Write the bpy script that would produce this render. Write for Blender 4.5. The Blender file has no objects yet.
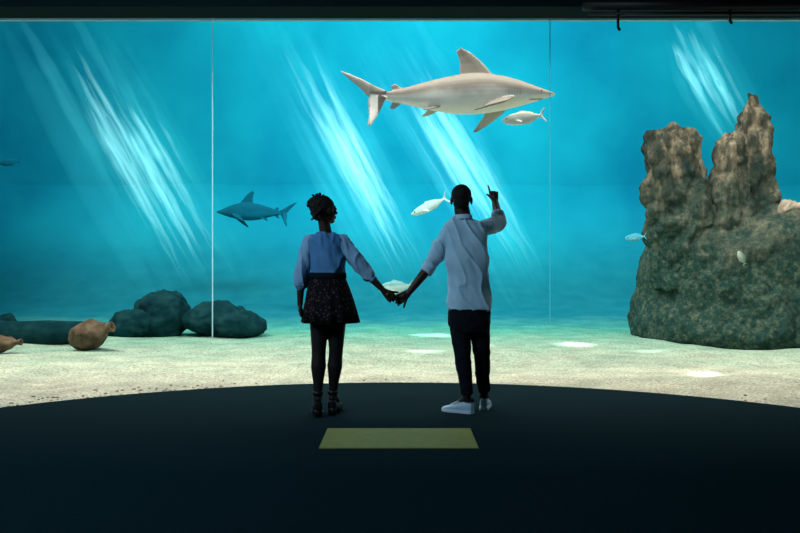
import bpy, bmesh, math, random
from mathutils import Vector, Matrix, noise
random.seed(7)
scene = bpy.context.scene
COL = scene.collection
CAMZ = 1.123
V = Vector
def P(px, py, D): return V(((px-400)*D/800, D, CAMZ-(py-266.5)*D/800))
scene.view_settings.view_transform = 'Standard'
scene.view_settings.look = 'None'

# ------------------------------------------------------------------ mesh helpers
class Soup:
    def __init__(s): s.bm = bmesh.new()
    def ball(s, c, r, rot=None, sub=3):
        if not hasattr(r, '__len__'): r = (r, r, r)
        M = Matrix.Translation(c) @ (rot or Matrix.Identity(4)) @ Matrix.Diagonal((r[0], r[1], r[2], 1))
        bmesh.ops.create_icosphere(s.bm, subdivisions=sub, radius=1, matrix=M)
    def cone(s, a, ra, b, rb, seg=16, ends=True):
        d = b-a
        q = V((0, 0, 1)).rotation_difference(d).to_matrix().to_4x4()
        bmesh.ops.create_cone(s.bm, cap_ends=True, segments=seg, radius1=ra, radius2=rb, depth=d.length,
                              matrix=Matrix.Translation((a+b)/2) @ q)
        if ends:
            s.ball(a, ra, sub=2); s.ball(b, rb, sub=2)
    def chain(s, pts):
        for (a, ra), (b, rb) in zip(pts[:-1], pts[1:]): s.cone(a, ra, b, rb)
    def loft(s, rings, cap=True):
        vs = [[s.bm.verts.new(p) for p in r] for r in rings]
        n = len(vs[0])
        for a, b in zip(vs[:-1], vs[1:]):
            for i in range(n):
                s.bm.faces.new((a[i], a[(i+1) % n], b[(i+1) % n], b[i]))
        if cap:
            s.bm.faces.new(vs[0][::-1]); s.bm.faces.new(vs[-1])
    def box(s, lo, hi):
        lo, hi = V(lo), V(hi)
        M = Matrix.Translation((lo+hi)/2) @ Matrix.Diagonal((hi.x-lo.x, hi.y-lo.y, hi.z-lo.z, 1))
        bmesh.ops.create_cube(s.bm, size=1, matrix=M)
    def fin(s, secs):
        rings = []
        for i, (le, te, th) in enumerate(secs):
            j = min(i+1, len(secs)-1); k = max(i-1, 0)
            span = ((secs[j][0]+secs[j][1])-(secs[k][0]+secs[k][1]))/2
            nrm = (te-le).cross(span).normalized()
            fr = [0, .1, .35, .7, 1]; hh = [.2, .7, 1, .6, .12]
            up = [le.lerp(te, f)+nrm*th*h for f, h in zip(fr, hh)]
            dn = [le.lerp(te, f)-nrm*th*h for f, h in zip(fr, hh)]
            rings.append(up+dn[::-1])
        s.loft(rings)
    def mesh(s, smooth=True, normals=True):
        if normals: bmesh.ops.recalc_face_normals(s.bm, faces=s.bm.faces)
        me = bpy.data.meshes.new('m'); s.bm.to_mesh(me); s.bm.free()
        if smooth: me.polygons.foreach_set('use_smooth', [True]*len(me.polygons))
        return me
    def remesh(s, vox, it=4, fac=.5):
        me = s.mesh()
        ob = bpy.data.objects.new('tmp', me); COL.objects.link(ob)
        m = ob.modifiers.new('r', 'REMESH'); m.mode = 'VOXEL'; m.voxel_size = vox
        if it:
            k = ob.modifiers.new('s', 'SMOOTH'); k.factor = fac; k.iterations = it
        bpy.context.view_layer.update()
        dg = bpy.context.evaluated_depsgraph_get()
        out = bpy.data.meshes.new_from_object(ob.evaluated_get(dg))
        bpy.data.objects.remove(ob); bpy.data.meshes.remove(me)
        out.polygons.foreach_set('use_smooth', [True]*len(out.polygons))
        out.materials.clear()
        return out
def ring(c, rx, ry, n=28, u=V((1, 0, 0)), v=V((0, 1, 0)), e=2.0, wave=None):
    out = []
    for i in range(n):
        a = 2*math.pi*i/n; ca, sa = math.cos(a), math.sin(a)
        x = math.copysign(abs(ca)**(2/e), ca); y = math.copysign(abs(sa)**(2/e), sa)
        k = 1+(wave(a) if wave else 0)
        out.append(c+u*(rx*x*k)+v*(ry*y*k))
    return out
def disp(me, f):
    me.update()
    co = [(v.co.copy(), v.normal.copy()) for v in me.vertices]
    for v, (c, n) in zip(me.vertices, co): v.co = c+n*f(c, n)
    me.update(); return me
def paint(me, f):
    a = me.attributes.new('Col', 'FLOAT_COLOR', 'POINT')
    buf = []
    for v in me.vertices:
        c = f(v.co); buf += [c[0], c[1], c[2], 1]
    a.data.foreach_set('color', buf)
    return me
def nz(c, k): return noise.noise(V((c.x*k, c.y*k, c.z*k)))
def obj(name, me, m, parent=None, origin=V((0, 0, 0))):
    me.transform(Matrix.Translation(-origin)); me.name = name
    o = bpy.data.objects.new(name, me); COL.objects.link(o)
    if m: me.materials.append(m)
    if parent: o.parent = parent
    else: o.location = origin
    return o
def thing(name, label, cat, loc, group=None):
    o = bpy.data.objects.new(name, None); COL.objects.link(o); o.location = loc
    o.empty_display_size = .1
    return tag(o, label, cat, group)
def tag(o, label, cat, group=None, kind=None):
    if label: o['label'] = label
    if cat: o['category'] = cat
    if group: o['group'] = group
    if kind: o['kind'] = kind
    return o
def struct(name, me, m, label=None):
    o = obj(name, me, m); o['kind'] = 'structure'
    if label: o['label'] = label
    return o

# ------------------------------------------------------------------ materials
def mat(name, c1, c2=None, scale=8, rough=.8, bump=0, bscale=None, detail=4, spec=.3, stretch=None, sharp=None, sheen=0):
    m = bpy.data.materials.new(name); m.use_nodes = True
    N, L = m.node_tree.nodes, m.node_tree.links
    b = N['Principled BSDF']
    b.inputs['Roughness'].default_value = rough
    b.inputs['Specular IOR Level'].default_value = spec
    tc = N.new('ShaderNodeTexCoord'); src = tc.outputs['Object']
    if stretch:
        mp = N.new('ShaderNodeMapping'); mp.inputs['Scale'].default_value = stretch
        L.new(src, mp.inputs[0]); src = mp.outputs[0]
    if c2 is None: c2 = tuple(x*.8 for x in c1)
    n = N.new('ShaderNodeTexNoise'); n.inputs['Scale'].default_value = scale; n.inputs['Detail'].default_value = detail
    L.new(src, n.inputs['Vector'])
    r = N.new('ShaderNodeValToRGB')
    lo, hi = sharp or (.3, .7)
    r.color_ramp.elements[0].position = lo; r.color_ramp.elements[0].color = (*c1, 1)
    r.color_ramp.elements[1].position = hi; r.color_ramp.elements[1].color = (*c2, 1)
    L.new(n.outputs['Fac'], r.inputs[0]); L.new(r.outputs[0], b.inputs['Base Color'])
    if bump:
        n2 = N.new('ShaderNodeTexNoise'); n2.inputs['Scale'].default_value = bscale or scale*4; n2.inputs['Detail'].default_value = 6
        L.new(src, n2.inputs['Vector'])
        bp = N.new('ShaderNodeBump'); bp.inputs['Strength'].default_value = bump; bp.inputs['Distance'].default_value = .02
        L.new(n2.outputs['Fac'], bp.inputs['Height']); L.new(bp.outputs[0], b.inputs['Normal'])
    return m
def colmat(name, rough=.5, scale=60, amt=.12):
    m = bpy.data.materials.new(name); m.use_nodes = True
    N, L = m.node_tree.nodes, m.node_tree.links
    b = N['Principled BSDF']; b.inputs['Roughness'].default_value = rough; b.inputs['Specular IOR Level'].default_value = .25
    at = N.new('ShaderNodeAttribute'); at.attribute_name = 'Col'
    tc = N.new('ShaderNodeTexCoord'); n = N.new('ShaderNodeTexNoise'); n.inputs['Scale'].default_value = scale
    L.new(tc.outputs['Object'], n.inputs['Vector'])
    mr = N.new('ShaderNodeMapRange'); mr.inputs['To Min'].default_value = 1-amt; mr.inputs['To Max'].default_value = 1+amt
    L.new(n.outputs['Fac'], mr.inputs['Value'])
    mx = N.new('ShaderNodeVectorMath'); mx.operation = 'MULTIPLY'
    L.new(at.outputs['Color'], mx.inputs[0]); L.new(mr.outputs[0], mx.inputs[1])
    L.new(mx.outputs[0], b.inputs['Base Color'])
    return m
def rockmat():
    m = bpy.data.materials.new('craggy_rock'); m.use_nodes = True
    N, L = m.node_tree.nodes, m.node_tree.links
    b = N['Principled BSDF']; b.inputs['Roughness'].default_value = .95; b.inputs['Specular IOR Level'].default_value = .1
    g = N.new('ShaderNodeNewGeometry')
    def noi(sc, det, vec, rg=.6):
        n = N.new('ShaderNodeTexNoise'); n.inputs['Scale'].default_value = sc; n.inputs['Detail'].default_value = det
        n.inputs['Roughness'].default_value = rg; L.new(vec, n.inputs['Vector']); return n.outputs['Fac']
    def ramp(fac, els):
        r = N.new('ShaderNodeValToRGB'); e = r.color_ramp.elements
        e[0].position, e[0].color = els[0][0], (*els[0][1], 1); e[1].position, e[1].color = els[-1][0], (*els[-1][1], 1)
        for p, c in els[1:-1]:
            k = e.new(p); k.color = (*c, 1)
        L.new(fac, r.inputs[0]); return r.outputs[0]
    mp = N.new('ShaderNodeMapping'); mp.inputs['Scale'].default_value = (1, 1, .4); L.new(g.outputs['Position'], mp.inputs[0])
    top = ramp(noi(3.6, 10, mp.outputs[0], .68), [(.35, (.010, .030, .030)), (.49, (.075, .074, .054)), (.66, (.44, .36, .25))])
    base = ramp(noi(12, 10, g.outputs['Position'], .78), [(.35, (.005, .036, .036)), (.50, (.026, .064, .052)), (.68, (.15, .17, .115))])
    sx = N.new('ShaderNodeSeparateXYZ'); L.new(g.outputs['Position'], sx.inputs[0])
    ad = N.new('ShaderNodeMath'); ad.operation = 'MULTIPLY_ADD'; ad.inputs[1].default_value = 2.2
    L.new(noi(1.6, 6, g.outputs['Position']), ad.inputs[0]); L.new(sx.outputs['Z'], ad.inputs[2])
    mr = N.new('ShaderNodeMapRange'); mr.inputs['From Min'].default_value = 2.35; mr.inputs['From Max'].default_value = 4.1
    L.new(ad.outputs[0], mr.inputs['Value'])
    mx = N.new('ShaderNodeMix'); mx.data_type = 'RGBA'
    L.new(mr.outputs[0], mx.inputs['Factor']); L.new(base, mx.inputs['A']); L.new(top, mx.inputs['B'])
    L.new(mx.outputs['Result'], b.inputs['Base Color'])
    bp = N.new('ShaderNodeBump'); bp.inputs['Strength'].default_value = .9; bp.inputs['Distance'].default_value = .05
    L.new(noi(10, 9, mp.outputs[0], .68), bp.inputs['Height']); L.new(bp.outputs[0], b.inputs['Normal'])
    return m
def skirtmat():
    m = mat('skirt_print', (.006, .006, .009), (.010, .009, .012), 20, .9, spec=.1)
    N, L = m.node_tree.nodes, m.node_tree.links
    b = N['Principled BSDF']; tc = N.new('ShaderNodeTexCoord')
    v = N.new('ShaderNodeTexVoronoi'); v.inputs['Scale'].default_value = 42
    L.new(tc.outputs['Object'], v.inputs['Vector'])
    r = N.new('ShaderNodeValToRGB'); r.color_ramp.elements[0].position = .22; r.color_ramp.elements[0].color = (1, 1, 1, 1)
    r.color_ramp.elements[1].position = .36; r.color_ramp.elements[1].color = (0, 0, 0, 1)
    L.new(v.outputs['Distance'], r.inputs[0])
    mx = N.new('ShaderNodeMix'); mx.data_type = 'RGBA'
    old = b.inputs['Base Color'].links[0].from_socket
    L.new(r.outputs[0], mx.inputs['Factor']); L.new(old, mx.inputs['A']); mx.inputs['B'].default_value = (.10, .045, .040, 1)
    L.new(mx.outputs['Result'], b.inputs['Base Color'])
    return m
WALL1, WALL2 = (.008, .29, .455), (.020, .54, .67)
def sandmat():
    m = bpy.data.materials.new('sand'); m.use_nodes = True
    N, L = m.node_tree.nodes, m.node_tree.links
    b = N['Principled BSDF']; b.inputs['Roughness'].default_value = .95; b.inputs['Specular IOR Level'].default_value = 0
    g = N.new('ShaderNodeNewGeometry')
    n1 = N.new('ShaderNodeTexNoise'); n1.inputs['Scale'].default_value = 34; n1.inputs['Detail'].default_value = 6
    n1.inputs['Roughness'].default_value = .85
    L.new(g.outputs['Position'], n1.inputs['Vector'])
    r = N.new('ShaderNodeValToRGB'); e = r.color_ramp.elements
    e[0].position = .34; e[0].color = (.12, .10, .065, 1); e[1].position = .59; e[1].color = (.86, .83, .67, 1)
    k = e.new(.46); k.color = (.54, .50, .37, 1)
    L.new(n1.outputs['Fac'], r.inputs[0])
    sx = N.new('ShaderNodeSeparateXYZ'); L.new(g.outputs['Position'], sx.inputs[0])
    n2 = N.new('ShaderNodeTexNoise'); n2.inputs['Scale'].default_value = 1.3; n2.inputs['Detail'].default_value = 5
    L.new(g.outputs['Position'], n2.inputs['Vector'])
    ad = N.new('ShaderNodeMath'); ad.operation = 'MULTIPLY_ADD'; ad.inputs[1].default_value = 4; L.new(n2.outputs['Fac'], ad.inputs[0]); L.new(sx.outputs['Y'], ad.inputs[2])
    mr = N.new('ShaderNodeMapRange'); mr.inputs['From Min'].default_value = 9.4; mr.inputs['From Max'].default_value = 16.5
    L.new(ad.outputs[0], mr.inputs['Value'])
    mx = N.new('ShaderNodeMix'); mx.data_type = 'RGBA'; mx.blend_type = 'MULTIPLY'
    L.new(mr.outputs[0], mx.inputs['Factor']); L.new(r.outputs[0], mx.inputs['A']); mx.inputs['B'].default_value = (.20, .70, .68, 1)  # distance haze put into the colour: sand turns teal further back
    m3 = N.new('ShaderNodeMapRange'); m3.inputs['From Min'].default_value = .35; m3.inputs['From Max'].default_value = .62
    m3.inputs['To Min'].default_value = .82; m3.inputs['To Max'].default_value = 1.08
    n3 = N.new('ShaderNodeTexNoise'); n3.inputs['Scale'].default_value = 2.4; n3.inputs['Detail'].default_value = 4
    L.new(g.outputs['Position'], n3.inputs['Vector']); L.new(n3.outputs['Fac'], m3.inputs['Value'])
    vm = N.new('ShaderNodeVectorMath'); vm.operation = 'MULTIPLY'
    L.new(mx.outputs['Result'], vm.inputs[0]); L.new(m3.outputs[0], vm.inputs[1])
    # painted water haze: blue-teal takes over towards the back of the tank
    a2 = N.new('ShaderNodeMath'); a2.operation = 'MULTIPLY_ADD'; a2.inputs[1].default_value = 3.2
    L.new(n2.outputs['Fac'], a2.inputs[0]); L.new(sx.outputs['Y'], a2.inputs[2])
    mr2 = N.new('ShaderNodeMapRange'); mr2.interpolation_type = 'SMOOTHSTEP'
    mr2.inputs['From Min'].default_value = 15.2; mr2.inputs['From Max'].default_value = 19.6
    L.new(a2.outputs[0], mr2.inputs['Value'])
    haze_tint = N.new('ShaderNodeMix'); haze_tint.data_type = 'RGBA'
    L.new(n3.outputs['Fac'], haze_tint.inputs['Factor']); haze_tint.inputs['A'].default_value = (.007, .15, .21, 1); haze_tint.inputs['B'].default_value = (.020, .24, .29, 1)
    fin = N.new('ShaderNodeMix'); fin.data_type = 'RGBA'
    L.new(mr2.outputs[0], fin.inputs['Factor']); L.new(vm.outputs[0], fin.inputs['A']); L.new(haze_tint.outputs['Result'], fin.inputs['B'])
    # floor coves up and fades into the wall colour, standing in for water haze
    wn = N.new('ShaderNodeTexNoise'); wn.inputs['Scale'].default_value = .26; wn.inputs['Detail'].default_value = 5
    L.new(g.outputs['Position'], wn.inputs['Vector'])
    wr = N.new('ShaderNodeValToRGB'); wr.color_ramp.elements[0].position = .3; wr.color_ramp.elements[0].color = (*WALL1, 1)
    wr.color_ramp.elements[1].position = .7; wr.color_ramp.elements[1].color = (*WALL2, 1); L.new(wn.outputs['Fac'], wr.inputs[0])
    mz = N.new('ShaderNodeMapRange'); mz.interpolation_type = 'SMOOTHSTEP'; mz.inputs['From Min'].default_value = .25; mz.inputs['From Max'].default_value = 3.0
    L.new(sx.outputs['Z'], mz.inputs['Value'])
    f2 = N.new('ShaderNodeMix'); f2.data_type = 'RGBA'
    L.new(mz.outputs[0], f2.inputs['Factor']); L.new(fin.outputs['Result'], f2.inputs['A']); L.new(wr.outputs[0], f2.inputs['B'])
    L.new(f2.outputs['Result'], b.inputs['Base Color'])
    bp = N.new('ShaderNodeBump'); bp.inputs['Distance'].default_value = .03
    st = N.new('ShaderNodeMapRange'); st.inputs['From Min'].default_value = 14; st.inputs['From Max'].default_value = 19
    st.inputs['To Min'].default_value = .6; st.inputs['To Max'].default_value = 0; L.new(sx.outputs['Y'], st.inputs['Value']); L.new(st.outputs[0], bp.inputs['Strength'])
    L.new(n1.outputs['Fac'], bp.inputs['Height']); L.new(bp.outputs[0], b.inputs['Normal'])
    return m
def glowvol(name, col, s):
    m = bpy.data.materials.new(name); m.use_nodes = True
    N, L = m.node_tree.nodes, m.node_tree.links
    N.remove(N['Principled BSDF'])
    e = N.new('ShaderNodeEmission'); e.inputs[0].default_value = (*col, 1); e.inputs[1].default_value = s
    L.new(e.outputs[0], N['Material Output'].inputs['Volume'])
    return m
def translucent(name, c):
    m = bpy.data.materials.new(name); m.use_nodes = True
    N, L = m.node_tree.nodes, m.node_tree.links
    N.remove(N['Principled BSDF'])
    t = N.new('ShaderNodeBsdfTranslucent'); tc = N.new('ShaderNodeTexCoord'); n = N.new('ShaderNodeTexNoise'); n.inputs['Scale'].default_value = 6
    L.new(tc.outputs['Object'], n.inputs['Vector'])
    mx = N.new('ShaderNodeMix'); mx.data_type = 'RGBA'; L.new(n.outputs['Fac'], mx.inputs['Factor'])
    mx.inputs['A'].default_value = (*c, 1); mx.inputs['B'].default_value = (*[min(1, x*1.1) for x in c], 1)
    L.new(mx.outputs['Result'], t.inputs[0]); L.new(t.outputs[0], N['Material Output'].inputs['Surface'])
    return m
SKIN = mat('skin', (.036, .017, .011), (.046, .022, .015), 6, .5, spec=.35)
HAIR = mat('hair', (.006, .005, .005), (.012, .009, .008), 60, .7, bump=.5, bscale=160)
EYE = mat('eye', (.6, .6, .6), (.55, .55, .55), 5, .2)
DARKEYE = mat('dark_eye', (.004, .004, .004), (.008, .008, .008), 5, .15, spec=.6)
SHIRT = mat('shirt_cotton', (.42, .64, .81), (.54, .75, .89), 4, .85, bump=.25, bscale=14, spec=.1)
BLOUSE = mat('blouse_cotton', (.070, .21, .43), (.11, .28, .52), 5, .85, bump=.4, bscale=18, spec=.1)
SHEER = mat('sheer_sleeve', (.21, .39, .61), (.31, .50, .70), 5, .8, bump=.3, bscale=22, spec=.1)
TROUSER = mat('trouser_cloth', (.006, .009, .014), (.010, .014, .020), 10, .9, bump=.2, bscale=20, spec=.1)
SNEAK = mat('pale_canvas', (.46, .61, .75), (.55, .70, .82), 10, .7)
SOLE = mat('white_rubber', (.70, .80, .86), (.66, .76, .82), 10, .6)
BLACKLEATHER = mat('black_leather', (.008, .006, .006), (.014, .010, .009), 20, .45)
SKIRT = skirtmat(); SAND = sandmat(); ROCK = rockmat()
FLOORM = mat('dark_carpet', (.0032, .0125, .0165), (.0048, .0170, .0215), 40, .95, bump=.4, bscale=200, spec=.05)
DARK = mat('dark_paint', (.004, .012, .014), (.006, .016, .018), 4, .6)
BLACK = mat('black_metal', (.003, .003, .004), (.005, .005, .006), 9, .5)
HEADERM = mat('header_paint', (.004, .014, .016), (.006, .018, .020), 3, .8, spec=.05)
YELLOW = mat('yellow_plate', (.22, .22, .045), (.27, .26, .055), 12, .7, bump=.1)
WALLM = mat('blue_wall', WALL1, WALL2, .26, .95, detail=5, spec=0)
BOULD = mat('dark_boulder', (.003, .030, .038), (.012, .060, .067), 5, .95, bump=.45, bscale=12, detail=8, spec=.05, sharp=(.4, .7))  # blue-teal tint is water haze painted into the colour
CLAY = mat('clay', (.065, .042, .025), (.17, .12, .076), 7, .9, bump=.7, bscale=18, detail=8, sharp=(.36, .66))
TANROCK = mat('tan_rock', (.34, .28, .21), (.52, .45, .35), 8, .9, bump=.6)
PEB = mat('pebble_stone', (.15, .11, .075), (.44, .37, .27), 3, .9)
SEAM = translucent('silicone_seam', (.45, .74, .85))
SEAM2 = translucent('faint_seam', (.05, .40, .55))
EDGE = mat('pale_reflection', (.30, .62, .66), (.34, .66, .70), 4, .7)
SHARKM = colmat('shark_skin'); FISHM = colmat('fish_scales', .35, 40, .15)

# ------------------------------------------------------------------ setting
R0, CY = 4.35, 3.40
s = Soup()
pts = [V((-4.6, -3, 0)), V((4.6, -3, 0)), V((4.6, CY, 0))]
pts += [V((R0*math.cos(a), CY+R0*math.sin(a), 0)) for a in [math.pi*i/96 for i in range(97)]]
pts += [V((-4.6, CY, 0))]
s.loft([[p+V((0, 0, -.15)) for p in pts], pts])
struct('floor', s.mesh(False), FLOORM, 'dark carpeted viewing floor with a curved front edge')
s = Soup(); s.box((-14, -3, 4.2), (14, 7.95, 4.4)); struct('ceiling', s.mesh(False), DARK)
s = Soup(); s.box((-4.8, -3.2, -.2), (4.8, -3, 4.2)); struct('wall_rear', s.mesh(False), DARK)
s = Soup(); s.box((-4.8, -3, -.2), (-4.6, CY, 4.2)); struct('wall_hall_left', s.mesh(False), DARK)
s = Soup(); s.box((4.6, -3, -.2), (4.8, CY, 4.2)); struct('wall_hall_right', s.mesh(False), DARK)
s = Soup(); s.box((-14, CY-.2, -.4), (-4.6, CY, 4.2)); struct('wall_front_left', s.mesh(False), WALLM)
s = Soup(); s.box((4.6, CY-.2, -.4), (14, CY, 4.2)); struct('wall_front_right', s.mesh(False), WALLM)
s = Soup(); s.box((-14.2, 22, -1), (14.2, 22.2, 10)); struct('wall_back', s.mesh(False), WALLM, 'blue back of the aquarium tank')
s = Soup(); s.box((-14.2, CY, -1), (-14, 22, 10)); struct('wall_left', s.mesh(False), WALLM)
s = Soup(); s.box((14, CY, -1), (14.2, 22, 10)); struct('wall_right', s.mesh(False), WALLM)
s = Soup(); s.box((-14, 7.6, 3.592), (14, 7.95, 4.2)); struct('trim_1', s.mesh(False), HEADERM, 'dark header beam over the viewing window')
s = Soup(); s.box((-14, 7.30, 3.72), (14, 7.40, 4.2)); struct('trim_2', s.mesh(False), BLACK)
s = Soup(); s.box((-14, 7.95, 3.572), (14, 7.99, 3.70)); struct('reflection_strip', s.mesh(False), EDGE, 'pale strip standing in for a reflection along the top edge of the window')  # added strip imitates the reflection under the header
def seam(px, D, w, zb, ztop, name, m, label):
    c = P(px, 266.5, D); s = Soup()
    ang = math.atan2(c.y-CY, c.x)
    u = V((-math.sin(ang), math.cos(ang), 0))
    s.bm.faces.new([s.bm.verts.new(V((c.x, c.y, z))+u*(w*k)) for z, k in ((zb, -1), (zb, 1), (ztop, 1), (ztop, -1))])
    struct(name, s.mesh(False), m, label)
seam(212.5, 7.37, .0055, .47, 3.41, 'trim_4', SEAM, 'bright vertical seam between glass panels left of the couple')
seam(550, 7.515, .005, .60, 3.45, 'trim_5', SEAM2, 'faint vertical seam between glass panels right of the couple')

def grid(xs, ys, f):
    s = Soup(); vs = []; nx, ny = len(xs)-1, len(ys)-1
    for y in ys:
        for x in xs: vs.append(s.bm.verts.new((x, y, f(x, y))))
    for j in range(ny):
        for i in range(nx):
            a = j*(nx+1)+i; s.bm.faces.new((vs[a], vs[a+1], vs[a+nx+2], vs[a+nx+1]))
    return s.mesh()
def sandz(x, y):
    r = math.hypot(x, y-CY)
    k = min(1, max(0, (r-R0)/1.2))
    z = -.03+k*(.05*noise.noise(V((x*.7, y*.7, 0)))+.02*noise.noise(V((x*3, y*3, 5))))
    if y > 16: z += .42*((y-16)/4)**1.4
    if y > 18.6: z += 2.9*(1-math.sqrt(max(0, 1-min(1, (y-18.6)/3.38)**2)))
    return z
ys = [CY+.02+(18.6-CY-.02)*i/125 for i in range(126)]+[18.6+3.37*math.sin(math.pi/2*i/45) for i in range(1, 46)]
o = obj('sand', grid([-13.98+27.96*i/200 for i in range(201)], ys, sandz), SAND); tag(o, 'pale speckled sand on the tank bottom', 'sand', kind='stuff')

# pebbles along the glass on the left
s = Soup()
for i in range(300):
    a = math.pi*random.uniform(.62, .9) if i < 210 else math.pi*random.uniform(.1, .9)
    r = R0+.04+abs(random.gauss(0, .26)); q = random.uniform(.006, .018)
    x, y = r*math.cos(a), CY+r*math.sin(a)
    s.ball(V((x, y, sandz(x, y)+q*.1)), (q*random.uniform(.8, 1.5), q*random.uniform(.8, 1.5), q*.6), sub=1)
o = obj('pebbles', s.mesh(), PEB); tag(o, 'small brown pebbles strewn on the sand along the glass', 'pebbles', kind='stuff')

# floor plate
s = Soup(); s.box((-.500, 4.93, .0), (.485, 5.526, .006))
o = obj('floor_plate', s.mesh(False), YELLOW, None, V((0, 5.23, 0))); tag(o, 'olive yellow rectangular plate set on the dark floor behind the couple', 'floor plate')

# overhead rail
rl = thing('overhead_rail', 'black horizontal rail with hanging hooks under the header at top right', 'rail', V((2.7, 7.2, 3.5)))
og = rl.location.copy()
s = Soup(); z = 3.476
s.loft([ring(V((x, 7.2, z)), .055, .05, 20, V((0, 1, 0)), V((0, 0, 1))) for x in (1.65, 4.2)])
obj('pole', s.mesh(), BLACK, rl, og)
s = Soup(); s.loft([ring(V((x, 7.2, z-.075)), .02, .018, 12, V((0, 1, 0)), V((0, 0, 1))) for x in (1.70, 4.2)]); obj('cable', s.mesh(), BLACK, rl, og)
for px, dz in ((618, .15), (730, .09)):
    s = Soup(); x = (px-400)*7.2/800
    s.chain([(V((x, 7.2, z-.03)), .014), (V((x, 7.2, z-.05-dz)), .012), (V((x+.012, 7.2, z-.07-dz)), .014)])
    obj('hook', s.mesh(), BLACK, rl, og)

# ------------------------------------------------------------------ rocks
def rocksoup(s, levels, D, dep):
    rings = []
    for py, xl, xr in levels:
        a, b = P(xl, py, D), P(xr, py, D)
        c = (a+b)/2; hw = (b.x-a.x)/2
        rings.append(ring(V((c.x, D, c.z)), hw, max(.05, hw*dep), 40, e=2.2))
    s.loft(rings)
def rockdisp(A, sc, ridge, seed, crack=.0, cs=2.0, fine=.25):
    off = V((seed, seed*2, seed*3))
    def f(c, n):
        p = c*sc+off
        d = (A*noise.fractal(p, .95, 2.1, 5) + ridge*(abs(noise.noise(V((c.x*4.5, c.y*4.5, c.z*1.0))+off))-.25)
                + A*fine*noise.noise(c*9+off))
        if crack:
            q = V((c.x*cs, c.y*cs, c.z*cs*.6))+off+V((nz(c, 3), nz(c, 3.3), nz(c, 2.7)))*.3
            w = noise.voronoi(q)[0]
            d += crack*(min(1, (w[1]-w[0])*2.0)-.68)
            w = noise.voronoi(q*2.5)[0]
            d += crack*.35*(min(1, (w[1]-w[0])*2.2)-.6)
        return d
    return f
RO = V((P(742, 342, 12.2).x, 12.2, 0))
rf = thing('rock_formation', 'tall brown twin-peaked rock formation with a mossy base at right', 'rock', RO)
D = 12.9
s = Soup(); rocksoup(s, [(205, 722, 800), (211, 698, 830), (220, 674, 850), (234, 657, 862), (258, 647, 876), (295, 640, 890), (318, 634, 898), (334, 634, 902), (345, 642, 902)], D, .80)
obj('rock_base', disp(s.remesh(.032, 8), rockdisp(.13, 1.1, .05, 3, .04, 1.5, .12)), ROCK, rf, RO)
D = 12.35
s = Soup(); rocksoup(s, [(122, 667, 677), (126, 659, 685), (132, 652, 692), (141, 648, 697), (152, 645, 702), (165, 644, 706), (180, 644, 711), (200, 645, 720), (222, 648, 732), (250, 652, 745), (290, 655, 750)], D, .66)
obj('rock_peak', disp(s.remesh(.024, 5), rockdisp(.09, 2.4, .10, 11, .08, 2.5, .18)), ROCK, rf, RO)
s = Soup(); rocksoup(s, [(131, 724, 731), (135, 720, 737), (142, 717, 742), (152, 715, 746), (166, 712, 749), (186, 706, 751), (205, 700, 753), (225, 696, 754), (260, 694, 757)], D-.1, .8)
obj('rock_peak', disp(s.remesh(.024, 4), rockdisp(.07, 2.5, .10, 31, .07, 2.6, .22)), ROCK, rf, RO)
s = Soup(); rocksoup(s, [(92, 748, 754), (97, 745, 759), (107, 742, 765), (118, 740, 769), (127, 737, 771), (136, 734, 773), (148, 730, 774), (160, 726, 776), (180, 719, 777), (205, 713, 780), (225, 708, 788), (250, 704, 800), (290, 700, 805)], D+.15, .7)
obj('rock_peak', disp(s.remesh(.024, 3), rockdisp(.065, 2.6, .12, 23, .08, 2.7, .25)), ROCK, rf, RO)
c = P(791, 209, 11.9)
s = Soup(); s.ball(c, (.18, .15, .11)); s.ball(c+V((-.11, 0, .04)), (.09, .09, .08)); s.ball(c+V((.16, .05, -.03)), (.2, .15, .10))
o = obj('rock', disp(s.remesh(.02, 2), rockdisp(.06, 5, .04, 5)), TANROCK, None, c); tag(o, 'small pale beige rock resting on the mossy ledge right of the tall pinnacle', 'rock')

def boulder(px, pyt, pyb, w, label, m, D, seed, tilt=0):
    a = P(px, pyb, D); b = P(px, pyt, D); h = b.z-a.z; hw = w/2*D/800
    s = Soup(); s.ball(V((a.x, D, a.z+h*.42)), (hw, hw*.75, h*.58), Matrix.Rotation(tilt, 4, 'Y'))
    o = obj('boulder', disp(s.remesh(.025, 2), rockdisp(.10, 1.8, .04, seed, .025, 3, .15)), m, None, V((a.x, D, a.z)))
    return tag(o, label, 'boulder', 'dark boulders on the sand at left')
boulder(163, 289, 337, 62, 'tallest dark rounded boulder in the heap left of the woman', BOULD, 13.4, 2)
boulder(133, 308, 337, 50, 'low dark boulder between the brown jar and the tallest boulder', BOULD, 13.2, 5)
boulder(224, 304, 336, 84, 'wide flat dark boulder at the right end of the heap beside the glass seam', BOULD, 13.3, 8, .08)
boulder(5, 312, 330, 26, 'small dark boulder behind the long dark log at the left edge', BOULD, 13.4, 15)
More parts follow.
